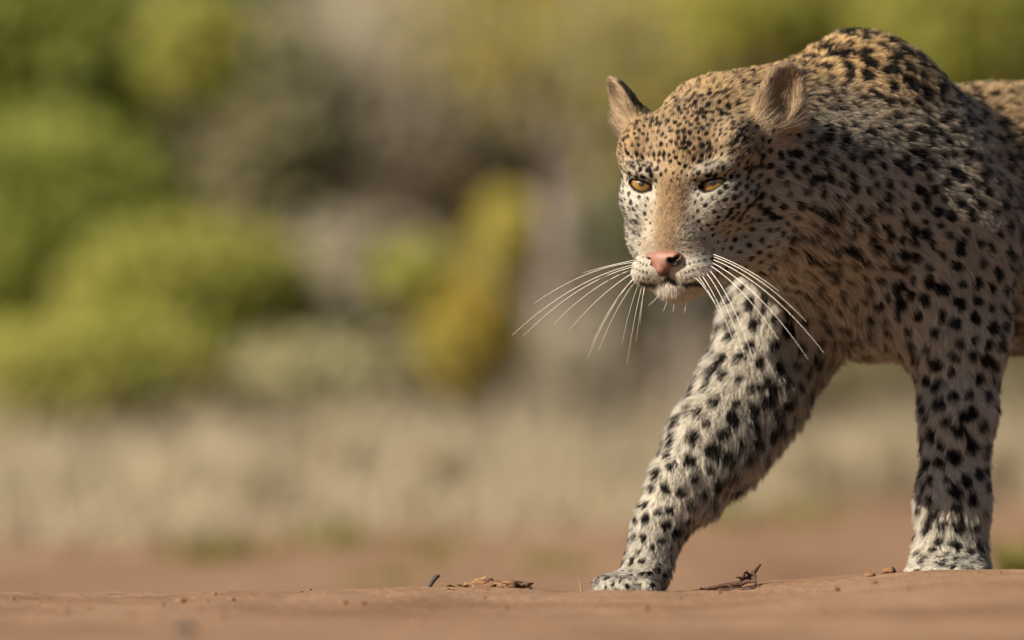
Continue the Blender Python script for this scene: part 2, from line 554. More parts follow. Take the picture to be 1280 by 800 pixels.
def eye_material():
    m = material('leopard_eye', (.5, .3, .1), .05, .6)
    nt = m.node_tree; nd = nt.nodes; b = nd['Principled BSDF']
    b.inputs['Coat Weight'].default_value = 1.0; b.inputs['Coat Roughness'].default_value = .02; b.inputs['Roughness'].default_value = .3
    tc = nd.new('ShaderNodeTexCoord'); sx = nd.new('ShaderNodeSeparateXYZ'); nt.links.new(tc.outputs['Object'], sx.inputs[0])
    r2 = nd.new('ShaderNodeVectorMath'); r2.operation = 'MULTIPLY'; r2.inputs[1].default_value = (1, 1, 0)
    ln = nd.new('ShaderNodeVectorMath'); ln.operation = 'LENGTH'
    nt.links.new(tc.outputs['Object'], r2.inputs[0]); nt.links.new(r2.outputs[0], ln.inputs[0])
    mr = nd.new('ShaderNodeMath'); mr.operation = 'MULTIPLY'; mr.inputs[1].default_value = 1 / 0.016
    nt.links.new(ln.outputs['Value'], mr.inputs[0])
    ramp = nd.new('ShaderNodeValToRGB'); cr = ramp.color_ramp
    cr.elements[0].position = 0; cr.elements[0].color = (.004, .003, .002, 1)
    for p, c in ((.21, (.004, .003, .002)), (.26, (.22, .12, .028)), (.55, (.30, .16, .035)), (.86, (.24, .12, .026)), (.93, (.03, .015, .006))):
        e = cr.elements.new(p); e.color = (*c, 1)
    cr.elements[-1].position = 1; cr.elements[-1].color = (.012, .008, .006, 1)
    nz = nd.new('ShaderNodeTexNoise'); nz.inputs['Scale'].default_value = 900; nt.links.new(tc.outputs['Object'], nz.inputs['Vector'])
    mx = nd.new('ShaderNodeMix'); mx.data_type = 'RGBA'; mx.blend_type = 'MULTIPLY'; mx.inputs['Factor'].default_value = .5
    nt.links.new(mr.outputs[0], ramp.inputs[0]); nt.links.new(ramp.outputs[0], mx.inputs['A']); nt.links.new(nz.outputs['Color'], mx.inputs['B'])
    nt.links.new(mx.outputs['Result'], b.inputs['Base Color'])
    return m


m_eye = eye_material()
gaze = norm(HM @ np.array((.12, .93, .06)))
for s_ in (1, -1):
    c = H(44.2 * s_, -9.5, -1.2)
    e = link('eye', lathe_sphere('eye', c, .0165, m_eye, None), m_eye)
    e.parent = leopard
    e.matrix_world = Matrix.Translation(Vector(c)) @ Vector(gaze).to_track_quat('Z', 'Y').to_matrix().to_4x4()
    e.matrix_parent_inverse = Matrix.Translation(-Vector(leopard.location))
    e.matrix_basis = Matrix.Translation(Vector(c)) @ Vector(gaze).to_track_quat('Z', 'Y').to_matrix().to_4x4()

# nose leather
ns = [hell((0, 38, -89), (19, 9.5, 11), None, 5), hell((0, 38, -100), (7, 9, 9), None, 6)]
for s_ in (1, -1): ns += [hell((16.5 * s_, 36, -88), (8.5, 9, 8.5), rot(0, 0, -20 * s_), 5)]
nc = []
for s_ in (1, -1): nc += [hell((17.5 * s_, 45, -91), (6.0, 9, 3.2), rot(0, 28 * s_, -25 * s_), 2.0), hell((22 * s_, 41, -87), (5, 8, 2.2), rot(0, -35 * s_, -30 * s_), 1.5)]
nc += [hcone((0, 48, -92), (0, 48, -110), .7, .9, 1.2)]
NY = np.array(Matrix.Rotation(math.radians(15), 3, 'Z'))
for f in ns + nc:                                                     # the nose is turned a little to the animal's right
    for nm in ('c', 'a', 'b'):
        if hasattr(f, nm): setattr(f, nm, H(*(NY @ (to_head(getattr(f, nm)) - np.array((0, 28, -93))) + np.array((-1.5, 28, -93)))))
    if hasattr(f, 'R'): f.R = HM @ NY @ HM.T @ f.R
c = H(0, 33, -93)
nf = Field(*[np.arange(c[i] - .032, c[i] + .032, .0009) for i in range(3)])
for f in ns: nf.add(f)
for f in nc: nf.cut(f)
NV, NF = nf.mesh(); NV = smooth_mesh(NV, NF, 2, .5)
m_nose = noisy_material('nose_leather', [(.20, .085, .06), (.26, .12, .085)], 400, .42, .45, .7, 1100, 4, .0008)
nose_me = mesh_np('nose', NV, NF)
ca = nose_me.color_attributes.new('pigment', 'FLOAT_COLOR', 'POINT')
nl = to_head(NV)
nl = (nl - np.array((-1.5, 28, -93))) @ NY + np.array((0, 28, -93))
dn = np.minimum(*[np.linalg.norm((nl - (s_ * 16, 38, -91)) / (9, 12, 6.5), axis=1) for s_ in (1, -1)])
dark = 1 - sstep(.75, 1.15, dn)
dark = np.maximum(dark, sstep(-99, -107, nl[:, 2]) * .8)
ca.data.foreach_set('color', np.stack((dark, dark, dark, dark * 0 + 1), 1).astype(np.float32).ravel())
nt = m_nose.node_tree; nd = nt.nodes; b = nd['Principled BSDF']; src = b.inputs['Base Color'].links[0].from_socket
at = nd.new('ShaderNodeAttribute'); at.attribute_name = 'pigment'
mx = nd.new('ShaderNodeMix'); mx.data_type = 'RGBA'; mx.inputs['B'].default_value = (.012, .008, .007, 1)
nt.links.new(at.outputs['Fac'], mx.inputs['Factor']); nt.links.new(src, mx.inputs['A']); nt.links.new(mx.outputs['Result'], b.inputs['Base Color'])
nose = link('nose', nose_me, m_nose, leopard)
nose['label'] = 'pink nose with dark nostrils'

# ------------------------------------------------------------------ whiskers (WHISK)
m_wh = material('whisker', (.75, .70, .62), .35, .5)


def strand(name, p0, p1, p2, r0, r1, mat, parent, n=12, sides=5):
    t = np.linspace(0, 1, n)[:, None]
    C = (1 - t) ** 2 * p0 + 2 * t * (1 - t) * p1 + t ** 2 * p2
    T = norm(np.gradient(C, axis=0)); a = norm(np.cross(T, (0.1, 1, 0.2))); b_ = np.cross(T, a)
    r = (r0 + (r1 - r0) * t ** 1.3)
    V = np.concatenate([C + (a * math.cos(q) + b_ * math.sin(q)) * r for q in np.linspace(0, 2 * math.pi, sides, endpoint=False)])
    F = []
    for s_ in range(sides):
        for k in range(n - 1):
            F.append((s_ * n + k, s_ * n + k + 1, ((s_ + 1) % sides) * n + k + 1, ((s_ + 1) % sides) * n + k))
    return link(name, mesh_np(name, V, F), mat, parent)


WR = np.random.default_rng(5)
# root in the head frame, tip in the picture, sag (fraction of length), tip depth
wl = [((-42, 14, -88), (729, 341), .02), ((-43, 14, -91), (668, 379), .12), ((-42, 15, -93), (640, 419), .13), ((-41, 16, -95), (654, 420), .14), ((-41, 15, -97), (693, 404), .12),
      ((-40, 16, -99), (711, 413), .10), ((-39, 17, -102), (734, 448), .16), ((-38, 18, -104), (739, 432), .18), ((-37, 19, -106), (748, 438), .15), ((-36, 19, -108), (777, 431), .16), ((-34, 19, -110), (784, 454), .14), ((-33, 19, -111), (800, 406), .08), ((-31, 20, -112), (795, 427), .12)]
wr_ = [((49, 12, -83), (974, 364), .06), ((50, 12, -86), (1008, 402), .10), ((49, 12, -89), (1030, 441), .12), ((47, 14, -92), (1010, 449), .13), ((45, 16, -95), (973, 424), .10), ((43, 18, -98), (948, 470), .17),
       ((40, 20, -101), (931, 446), .14), ((36, 23, -104), (921, 440), .12), ((33, 25, -106), (905, 402), .06), ((30, 26, -108), (897, 385), .05)]
for lst, dep in ((wl, .035), (wr_, -.11)):
    for root, tip, sag in lst:
        p0 = H(*root); p2 = P(tip[0], tip[1], dep + WR.normal(0, .012))
        ln_ = np.linalg.norm(p2 - p0)
        p1 = (p0 + p2) / 2 + np.array((0, -.01, ln_ * sag * 1.2))
        strand('whisker', p0, p1, p2, .00034, .00010, m_wh, leopard)
for root, dx, dz in (((-8, 14, -130), -3, -18), ((-2, 12, -132), 2, -17), ((12, 8, -130), 1, -20), ((16, 4, -128), -6, -19), ((-14, 18, -126), -14, -16)):
    p0 = H(*root); p2 = H(root[0] + dx, root[1] + 4, root[2] + dz)
    strand('whisker', p0, (p0 + p2) / 2 + np.array((.003, 0, 0)), p2, .00022, .00010, m_wh, leopard, 8, 4)
for s_ in (1, -1):
    for root, tip in (((40, 10, 16), (62, 34, 40)), ((45, 8, 16), (74, 26, 36)), ((36, 11, 15), (50, 38, 44))):
        p0 = H(root[0] * s_, root[1], root[2]); p2 = H(tip[0] * s_, tip[1], tip[2])
        strand('whisker', p0, (p0 + p2) / 2 + np.array((0, 0, .004)), p2, .00020, .00008, m_wh, leopard, 8, 4)
# ------------------------------------------------------------------ coat: colour and pattern on the skin, then the fur itself
def prim_blend(Q):
    """blend the fur settings of the forms near each point"""
    n = len(Q)
    W = np.zeros(n); out = dict(flow=np.zeros((n, 3)), ln=np.zeros(n), pale=np.zeros(n), sr=np.zeros(n), ss=np.zeros(n), head=np.zeros(n), ear=np.zeros(n))
    x, y, z = Q[:, 0], Q[:, 1], Q[:, 2]
    for f in prims:
        lo_, hi_ = f.box()
        m = ((Q > lo_ - .035) & (Q < hi_ + .035)).all(1)
        if not m.any(): continue
        d = f(x[m], y[m], z[m])
        w = np.exp(-np.maximum(d, -.004) / .007)
        kw = f.kw
        W[m] += w
        for key in ('ln', 'pale', 'sr', 'ss'): out[key][m] += w * kw[key]
        if kw.get('head'): out['head'][m] += w
        if kw.get('ear'): out['ear'][m] += w
        if 'flow' in kw: out['flow'][m] += w[:, None] * kw['flow']
    for key in out:
        out[key] = out[key] / np.maximum(W, 1e-9)[..., None] if out[key].ndim == 2 else out[key] / np.maximum(W, 1e-9)
    return out


def sample_surface(n, dens):
    tri = np.concatenate([BF[:, [0, 1, 2]], BF[:, [0, 2, 3]]])
    ar = np.linalg.norm(np.cross(BV[tri[:, 1]] - BV[tri[:, 0]], BV[tri[:, 2]] - BV[tri[:, 0]]), axis=1) * .5
    wgt = ar * dens[tri].mean(1)
    cdf = np.cumsum(wgt); tot = cdf[-1]
    t = tri[np.minimum(np.searchsorted(cdf, rng.random(n) * tot), len(tri) - 1)]
    r1 = np.sqrt(rng.random(n)); r2 = rng.random(n)
    b = np.stack((1 - r1, r1 * (1 - r2), r1 * r2), 1)[:, :, None]
    return (BV[t] * b).sum(1), norm((BN[t] * b).sum(1))


rest = BV[:, 0] > P(1420, 0, .5)[0]
# --- spots
Q, QN = sample_surface(90000, np.where(rest, .3, 1.0) * np.where(np.linalg.norm(BV - hc, axis=1) < .16, 3.0, 1.0))
qb = prim_blend(Q)
cell = .03
grid = {}
spots = []
for i in range(len(Q)):
    p = Q[i]; s0 = qb['ss'][i] * .001
    if s0 > .04: continue
    s0 *= .84 + .32 * rng.random()
    key = (int(p[0] // cell), int(p[1] // cell), int(p[2] // cell))
    ok = True
    for dx in (-1, 0, 1):
        for dy in (-1, 0, 1):
            for dz in (-1, 0, 1):
                for q, sq in grid.get((key[0] + dx, key[1] + dy, key[2] + dz), ()):
                    if (q[0] - p[0]) ** 2 + (q[1] - p[1]) ** 2 + (q[2] - p[2]) ** 2 < (min(s0, sq)) ** 2:
                        ok = False; break
                if not ok: break
            if not ok: break
        if not ok: break
    if ok:
        grid.setdefault(key, []).append((p, s0))
        spots.append((p, qb['sr'][i] * .001 * (.66 + .58 * rng.random()), i))
SC = np.array([s_[0] for s_ in spots]); SR = np.array([s_[1] for s_ in spots]); SI = np.array([s_[2] for s_ in spots])
print('spots', len(SC))
sf = qb['flow'][SI]; hs = qb['head'][SI] > .5
hpos = to_head(SC)
away = norm(hpos - np.array((0, 40, -75))) @ HM.T
sf = np.where(hs[:, None], away, sf)
SN = QN[SI]
SU = norm(sf - SN * (sf * SN).sum(1, keepdims=True) + rng.normal(0, .45, SN.shape)); SU = norm(SU - SN * (SU * SN).sum(1, keepdims=True))
SVx = np.cross(SN, SU)
SE = 1.0 + .42 * rng.random(len(SC))                                   # elongation along the flow
STOR = (SC[:, 0] > P(1255, 0, .4)[0]) & ~hs & (SC[:, 2] > .25)        # rosettes on the flank
SRING = np.where(STOR & (rng.random(len(SC)) < .8), 1, 0)
SR = np.where(SRING, SR * 1.5, SR)
kd = kdtree.KDTree(len(SC))
for i, p in enumerate(SC): kd.insert(p, i)
kd.balance()


def spot_mask(Q, fr=330):
    n = len(Q)
    nb = np.zeros((n, 4), dtype=np.int32)
    for i, p in enumerate(Q.tolist()):
        for j, r in enumerate(kd.find_n(p, 4)): nb[i, j] = r[1]
    out = np.zeros(n)
    w1 = noise3(Q, fr, 21); w2 = noise3(Q, fr * .45, 22)
    wob = np.stack((noise3(Q, 120, 31), noise3(Q, 120, 32), noise3(Q, 120, 33)), 1) * .0022
    for j in range(4):
        k = nb[:, j]
        d = Q + wob * (SR[k] / .007)[:, None] - SC[k]
        u = (d * SU[k]).sum(1) / SE[k]; v = (d * SVx[k]).sum(1) * (.85 + .15 * SE[k]); nn = (d * SN[k]).sum(1)
        rr = np.sqrt(u * u + v * v + .12 * nn * nn) / SR[k] * (1 + .20 * w1 + .22 * w2)
        m = 1 - sstep(.95, 1.05, rr)
        hole = (1 - sstep(.40, .58, rr)) * SRING[k]
        out = np.maximum(out, m * (1 - hole))
    return out


TAN = np.array((.40, .265, .135)); GOLD = np.array((.64, .42, .19)); CREAM = np.array((.46, .425, .36)); WHITE = np.array((.58, .53, .45))
BLACK = np.array((.007, .005, .004))

dots = []                                                             # rows of small dark whisker spots on each pad
for s_ in (1, -1):
    for z0, y0, zz, n_, r_ in ((-88, 30, 8, 6, 1.6), (-95.5, 33, 8, 7, 2.1), (-104, 35, 7, 7, 2.2), (-111, 33, 5, 6, 1.8)):
        for k in range(n_):
            a = k / (n_ - 1)
            dots.append(((24 + 27 * a) * s_, y0 - 34 * a ** 1.3, z0 + zz * a, r_ * (.75 + .5 * a)))
dots = np.array(dots)


def coat(Q, N, bl):
    """colour of the fur at each point"""
    l = to_head(Q); n = len(Q)
    head = bl['head']; pale = bl['pale'].copy()
    ax = np.abs(l[:, 0])
    under = sstep(.15, -.65, N[:, 2]) * (1 - head)
    pale = np.clip(pale + under * .5 + .10 * noise3(Q, 24, 41), 0, 1)
    base = TAN + (CREAM - TAN) * np.minimum(pale * 1.6, 1)[:, None]
    base = base + (WHITE - base) * sstep(.5, 1.0, pale)[:, None] * .85
    # the back is golden, its upward-facing fur coloured brighter for a sunlit look
    top = sstep(.2, .8, N[:, 2]) * (1 - head)
    base = base + (GOLD - base) * (top * .8 * (Q[:, 2] > .42) * sstep(.7, .3, bl['pale']))[:, None]
    sp = spot_mask(Q)
    ear = bl['ear']
    # ---- face
    hw = sstep(.4, .7, head)
    bridge = hw * (1 - sstep(8, 26, ax + np.abs(noise3(Q, 200, 43)) * 4)) * sstep(18, 0, l[:, 2]) * sstep(-90, -80, l[:, 2]) * (l[:, 1] > -10)
    base = base + (np.array((.255, .155, .075)) * (1 + .25 * noise3(Q, 170, 47))[:, None] - base) * (bridge * .75)[:, None]
    sp = sp * (1 - bridge * sstep(5, -12, l[:, 2]))
    sp = np.maximum(sp, .8 * bridge * sstep(-45, -5, l[:, 2]) * sstep(.45, .62, noise3(Q * np.array((1, 1, .6)), 330, 48)))
    def blob(c, r, soft=.35):
        d = np.sqrt((((np.stack((ax, l[:, 1], l[:, 2]), 1) - c) / r) ** 2).sum(1)) * (1 + .12 * noise3(Q, 260, 44))
        return hw * (1 - sstep(1 - soft, 1 + soft, d))
    for c, r, a in (((38, 6, -14), (15, 22, 6), .55), ((40, 4, 15), (15, 24, 4), .4), ((26, 4, -10), (6, 20, 12), .45), ((60, -12, -12), (12, 22, 14), .3),
                    ((24, 25, -104), (26, 34, 13), .9), ((0, 8, -126), (30, 34, 15), 1.0), ((34, 10, -92), (20, 30, 12), .5)):
        m = blob(np.array(c), np.array(r)) * a
        base = base + (WHITE * 1.02 - base) * m[:, None]
        if a > .8: sp = sp * (1 - m * .85)
    # warm tint above the pads
    m = blob(np.array((26, 14, -74)), np.array((16, 24, 14))) * .5
    base = base + (np.array((.33, .22, .13)) - base) * m[:, None]
    # whisker spots
    for dx, dy, dz, r_ in dots:
        d = np.sqrt(((l - (dx, dy, dz)) ** 2 * (1, .02, 1)).sum(1)) + (l[:, 1] < -30) * 9
        sp = np.maximum(sp, hw * (1 - sstep(r_ * .7, r_ * 1.25, d)))
    # lips, mouth corner, lids and tear line
    mp = np.array(mouth)
    dm = np.full(n, 99.0)
    l2_ = np.stack((ax, l[:, 1], l[:, 2]), 1)
    for p0, p1 in zip(mp[:-1], mp[1:]):
        ba = p1 - p0; t = np.clip(((l2_ - p0) @ ba) / ba.dot(ba), 0, 1)
        dm = np.minimum(dm, np.linalg.norm((l2_ - p0 - t[:, None] * ba) * (1, .25, 1), axis=1) - 1.6 * sstep(20, 40, ax) + 30 * (l[:, 1] < -34))
    lip = hw * (1 - sstep(2.6, 4.6, dm))
    sp = np.maximum(sp, lip * .93)
    u = (ax - 44.5); v = l[:, 2] + 1 - .24 * u; t = np.clip(u / 16, -1.2, 1.2)
    topd = v - 3.2 * (1 - np.abs(t) ** 3); botd = -7.4 * (1 - np.abs(t * .97 + .06) ** 1.8) - v
    dl = np.maximum(topd, botd) + np.maximum(np.abs(u) - 15, 0)
    lid = hw * (1 - sstep(2.0, 4.0, dl)) * (l[:, 1] > -16)
    sp = np.maximum(sp, lid)
    tear = [(30, -6, -4), (25, -2, -12), (22, 4, -22), (23, 8, -32)]
    dtear = np.full(n, 99.0)
    for p0, p1 in zip(np.array(tear[:-1], float), np.array(tear[1:], float)):
        ba = p1 - p0; tt = np.clip(((l2_ - p0) @ ba) / ba.dot(ba), 0, 1)
        dd = (l2_ - p0 - tt[:, None] * ba) * (1, .3, 1)
        dtear = np.minimum(dtear, np.linalg.norm(dd, axis=1))
    sp = np.maximum(sp, hw * (1 - sstep(2.0, 4.4, dtear)) * sstep(-36, -22, l[:, 2]))
    # ears: buff inside, black behind with a pale patch at the tip
    for s_ in (1, -1):
        c, w, nn, uu = EARN[s_]
        e = (l - c)
        eu, en, ew = e @ uu, e @ nn, e @ w
        nl_ = (N @ HM) @ nn
        me = (np.linalg.norm(e / (1, 1, 1.25), axis=1) < 48) * sstep(.3, .6, ear)
        inner = me * sstep(-.1, .2, nl_)
        base = base + (np.array((.33, .235, .145)) * (1 + .3 * noise3(Q, 120, 49))[:, None] - base) * inner[:, None]
        sp = sp * (1 - inner)
        back = me * sstep(.2, 0., nl_) * sstep(30, 22, eu) * sstep(-26, -14, eu)
        sp = np.maximum(sp, back * .95)
    sp = np.clip(sp, 0, 1)
    col = base * (1 + .10 * noise3(Q, 60, 45))[:, None]
    col = col + (BLACK - col) * sp[:, None]
    return np.clip(col, .004, .9), dl, dm, sp


def flow_dir(Q, N, bl):
    l = to_head(Q)
    hf = l - np.array((0, 42, -82.0))
    hf = norm(hf)
    lowf = sstep(-95, -112, l[:, 2])                                   # chin and lips: fur hangs down and out
    hf = norm(hf + lowf[:, None] * np.array((0, .3, -.9)))
    # ears: towards the tip
    hw = hf @ HM.T
    for s_ in (1, -1):
        c, w, nn, uu = EARN[s_]
        m = sstep(.3, .6, bl['ear']) * (np.sign(l[:, 0]) == s_)
        hw = hw * (1 - m[:, None]) + (HM @ uu)[None] * m[:, None]
    k = bl['head'][:, None]
    fl = hw * k + bl['flow']
    fl = fl + .30 * np.stack([noise3(Q, 38, 51 + a) for a in range(3)], 1) + .30 * np.stack([noise3(Q, 105, 61 + a) for a in range(3)], 1) * (1 - .6 * k)
    fl = fl - N * (fl * N).sum(1, keepdims=True)
    return norm(fl)


def lid_lip(Q):
    l = to_head(Q); ax = np.abs(l[:, 0]); mp = np.array(mouth)
    dm = np.full(len(Q), 99.0); l2_ = np.stack((ax, l[:, 1], l[:, 2]), 1)
    for p0, p1 in zip(mp[:-1], mp[1:]):
        ba = p1 - p0; t = np.clip(((l2_ - p0) @ ba) / ba.dot(ba), 0, 1)
        dm = np.minimum(dm, np.linalg.norm(l2_ - p0 - t[:, None] * ba, axis=1))
    u = (ax - 44.5); v = l[:, 2] + 1 - .24 * u; t = np.clip(u / 16, -1.2, 1.2)
    return np.maximum(v - 3.2 * (1 - np.abs(t) ** 3), -7.4 * (1 - np.abs(t * .97 + .06) ** 1.8) - v) + np.maximum(np.abs(u) - 15, 0), dm


# skin colour
vb = prim_blend(BV)
vc, dl_, dm_, sp_ = coat(BV, BN, vb)
skin = vc * .6
bare = (sstep(3.0, 1.4, dl_) * (vb['head'] > .5))[:, None]
skin = skin + (np.array((.012, .009, .008)) - skin) * bare
ca = body_o.data.color_attributes.new('coat', 'FLOAT_COLOR', 'POINT')
ca.data.foreach_set('color', np.concatenate((skin, np.ones((len(skin), 1))), 1).astype(np.float32).ravel())
nt = m_skin.node_tree; at = nt.nodes.new('ShaderNodeAttribute'); at.attribute_name = 'coat'
nt.links.new(at.outputs['Color'], nt.nodes['Principled BSDF'].inputs['Base Color'])

# fur
NF_ = 480000
dens = np.where(vb['head'] > .5, 2.6, 1.0) * np.where(BV[:, 0] > P(1420, 0, .5)[0], .22, 1.0)
Q, QN = sample_surface(NF_, dens)
fb = prim_blend(Q)
dl, dm = lid_lip(Q)
hl = to_head(Q)
nose_d = np.sqrt((((hl - (0, 38, -91)) / (20, 14, 13)) ** 2).sum(1))
inside_nose = nose_d < 1.0
keep = ~((fb['head'] > .5) & (dl < 1.7) & (np.abs(np.abs(hl[:, 0]) - 44.5) < 19) & (hl[:, 1] > -22)) & ~inside_nose
keep &= ~((fb['head'] > .5) & (dm < 1.0))
Q, QN, hl, dl, dm = Q[keep], QN[keep], hl[keep], dl[keep], dm[keep]
fb = {k: v[keep] for k, v in fb.items()}
n = len(Q)
fl = flow_dir(Q, QN, fb)
L = fb['ln'] * .001 * (.7 + .55 * rng.random(n)) * (1 + .22 * noise3(Q, 45, 71))
under = sstep(.1, -.6, QN[:, 2]) * (1 - fb['head'])
L *= 1 + .5 * under
onhead = fb['head'] > .5
L = np.where(onhead & (dl < 9) & (np.abs(np.abs(hl[:, 0]) - 44.5) < 24), np.minimum(L, .0012 + .00040 * np.maximum(dl, 0)), L)
L = np.where(onhead, np.minimum(L, .0022 + .004 * np.clip(nose_d[keep] - 1, 0, 3) * 2), L)
lift = np.where(onhead, .50, .80) + .14 * rng.normal(size=n) + .15 * noise3(Q, 30, 72)
for s_ in (1, -1):                                                    # long hairs inside the ears
    c_, w_, nn_, uu_ = EARN[s_]
    e_ = hl - c_
    inn = (np.linalg.norm(e_, axis=1) < 46) & (fb['ear'] > .3) & (((QN @ HM) @ nn_) > .25)
    L = np.where(inn & (rng.random(n) < .45), L * (1.4 + 1.4 * sstep(12, -25, e_ @ uu_)), L)
    lift = np.where(inn, lift + .25 * rng.random(n), lift)
lift = lift + .25 * (Q[:, 2] > .52) * ~onhead
lift = np.clip(lift, .12, 1.3)
d0 = norm(fl * np.cos(lift)[:, None] + QN * np.sin(lift)[:, None] + rng.normal(0, .10, (n, 3)))
bend = norm(fl + QN * .12 + np.array((0, 0, -.22)) + rng.normal(0, .16, (n, 3)))
K = 4
pts = np.zeros((n, K, 3), dtype=np.float32)
cur = Q - QN * .0006
pts[:, 0] = cur
for j in range(1, K):
    t = (j - .5) / (K - 1)
    dd = norm(d0 * (1 - t * .75) + bend * t * .75)
    cur = cur + dd * (L / (K - 1))[:, None]
    pts[:, j] = cur
# hairs gather into small tufts
ns_ = n // 14
kt = kdtree.KDTree(ns_)
sid = rng.permutation(n)[:ns_]
for i_, j_ in enumerate(sid): kt.insert(Q[j_], i_)
kt.balance()
own = sid[np.fromiter((kt.find(p)[1] for p in Q.tolist()), dtype=np.int64, count=n)]
cl = (np.where(onhead, .40, .62) * (.5 + .6 * rng.random(n)))[:, None]
for j in range(1, K):
    off = (pts[own, j] - pts[:, j])
    pts[:, j] += (off * cl * (j / (K - 1)) ** 1.3).astype(np.float32)
mid = pts[:, 2].astype(np.float64)
fm = dict(fb)
drop = QN * (fb['ln'] * .001 * np.sin(lift))[:, None]
col = coat(pts[:, 1].astype(np.float64) - drop * .3, QN, fb)[0]
col3 = coat((pts[:, 2] * .4 + pts[:, 3] * .6).astype(np.float64) - drop * .7, QN, fb)[0]
# each hair its own shade
shade = ((.72 + .50 * rng.random(n)) * (.86 + .28 * rng.random(n)[own]))[:, None, None]
tint = np.stack((col, col * .7 + col3 * .3, col * .25 + col3 * .75, col3), 1) * shade
hc_ = bpy.data.hair_curves.new('fur')
hc_.add_curves([K] * n)
hc_.attributes['position'].data.foreach_set('vector', pts.ravel())
ra = hc_.attributes.get('radius') or hc_.attributes.new('radius', 'FLOAT', 'POINT')
wid = np.where(onhead, .00016, .00021)[:, None] * np.array((1.0, .95, .7, .15))[None] * (.8 + .4 * rng.random((n, 1)))
ra.data.foreach_set('value', wid.astype(np.float32).ravel())
ta = hc_.attributes.new('tint', 'FLOAT_COLOR', 'POINT')
ta.data.foreach_set('color', np.concatenate((tint, np.ones((n, K, 1))), 2).astype(np.float32).ravel())
sna = hc_.attributes.new('skin_normal', 'FLOAT_VECTOR', 'CURVE')
sna.data.foreach_set('vector', norm(QN + rng.normal(0, .28, QN.shape)).astype(np.float32).ravel())
m_fur = bpy.data.materials.new('leopard_fur'); m_fur.use_nodes = True
nt = m_fur.node_tree; nd = nt.nodes; nd.remove(nd['Principled BSDF'])
ph = nd.new('ShaderNodeBsdfHairPrincipled'); ph.model = 'CHIANG'; ph.parametrization = 'COLOR'
ph.inputs['Roughness'].default_value = .55; ph.inputs['Radial Roughness'].default_value = .55; ph.inputs['IOR'].default_value = 1.45
at = nd.new('ShaderNodeAttribute'); at.attribute_name = 'tint'
nt.links.new(at.outputs['Color'], ph.inputs['Color'])
na = nd.new('ShaderNodeAttribute'); na.attribute_name = 'skin_normal'
df = nd.new('ShaderNodeBsdfDiffuse'); nt.links.new(at.outputs['Color'], df.inputs['Color']); nt.links.new(na.outputs['Vector'], df.inputs['Normal'])
mixs = nd.new('ShaderNodeMixShader'); mixs.inputs[0].default_value = .3
nt.links.new(df.outputs[0], mixs.inputs[1]); nt.links.new(ph.outputs[0], mixs.inputs[2])
nt.links.new(mixs.outputs[0], nd['Material Output'].inputs['Surface'])
fur = link('fur', hc_, m_fur, leopard)
fur['kind'] = 'stuff'
print('hairs', n)
# ------------------------------------------------------------------ plants behind the leopard
PR = np.random.default_rng(77)


def leaf_material(name, cols, trans=.35):
    m = bpy.data.materials.new(name); m.use_nodes = True
    nt = m.node_tree; nd = nt.nodes; b = nd['Principled BSDF']
    g = nd.new('ShaderNodeNewGeometry'); r = nd.new('ShaderNodeValToRGB')
    r.color_ramp.elements[0].color = (*cols[0], 1); r.color_ramp.elements[1].color = (*cols[-1], 1)
    for i, c in enumerate(cols[1:-1]):
        e = r.color_ramp.elements.new((i + 1) / (len(cols) - 1)); e.color = (*c, 1)
    nt.links.new(g.outputs['Random Per Island'], r.inputs[0]); nt.links.new(r.outputs[0], b.inputs['Base Color'])
    b.inputs['Roughness'].default_value = .6; b.inputs['Specular IOR Level'].default_value = .2
    tr = nd.new('ShaderNodeBsdfTranslucent'); nt.links.new(r.outputs[0], tr.inputs[0])
    mx = nd.new('ShaderNodeMixShader'); mx.inputs[0].default_value = trans
    nt.links.new(b.outputs[0], mx.inputs[1]); nt.links.new(tr.outputs[0], mx.inputs[2]); nt.links.new(mx.outputs[0], nd['Material Output'].inputs['Surface'])
    return m


LM = dict(
    green=leaf_material('fresh_green_leaf', [(.16, .20, .03), (.21, .25, .04), (.27, .28, .05), (.15, .18, .03), (.30, .27, .08)], .45),
    lime=leaf_material('yellow_green_leaf', [(.24, .26, .035), (.30, .30, .055), (.34, .31, .08), (.20, .23, .04)], .45),
    olive=leaf_material('olive_leaf', [(.24, .23, .10), (.30, .28, .14), (.34, .30, .17), (.21, .21, .11)]),
    grey=leaf_material('grey_brown_leaf', [(.29, .25, .18), (.35, .305, .23), (.25, .22, .145), (.37, .33, .26)]),
    rust=leaf_material('autumn_leaf', [(.32, .16, .025), (.26, .22, .03), (.21, .21, .03), (.34, .24, .04)]),
    yellow=leaf_material('yellowing_leaf', [(.32, .28, .05), (.36, .29, .06), (.25, .25, .04), (.38, .25, .07)]),
    dark=leaf_material('dark_leaf', [(.09, .10, .045), (.12, .12, .06), (.14, .13, .08), (.08, .085, .05)]),
)
m_bark = noisy_material('grey_bark', [(.16, .13, .11), (.26, .22, .195), (.33, .29, .265)], 14, .9, .1, .6, 60, 6, .01)
m_twig = noisy_material('brown_twig', [(.10, .075, .055), (.19, .15, .115)], 20, .9, .1)


def tube(V, F, pts, radii, sides=6):
    pts = np.asarray(pts, float); n = len(pts); base = sum(len(v) for v in V)
    T = norm(np.gradient(pts, axis=0)); a = norm(np.cross(T, (.3, .9, .1))); b_ = np.cross(T, a)
    r = np.asarray(radii)[:, None]
    for q in np.linspace(0, 2 * math.pi, sides, endpoint=False): V.append(pts + (a * math.cos(q) + b_ * math.sin(q)) * r)
    for s_ in range(sides):
        for k in range(n - 1):
            F.append((base + s_ * n + k, base + s_ * n + k + 1, base + ((s_ + 1) % sides) * n + k + 1, base + ((s_ + 1) % sides) * n + k))


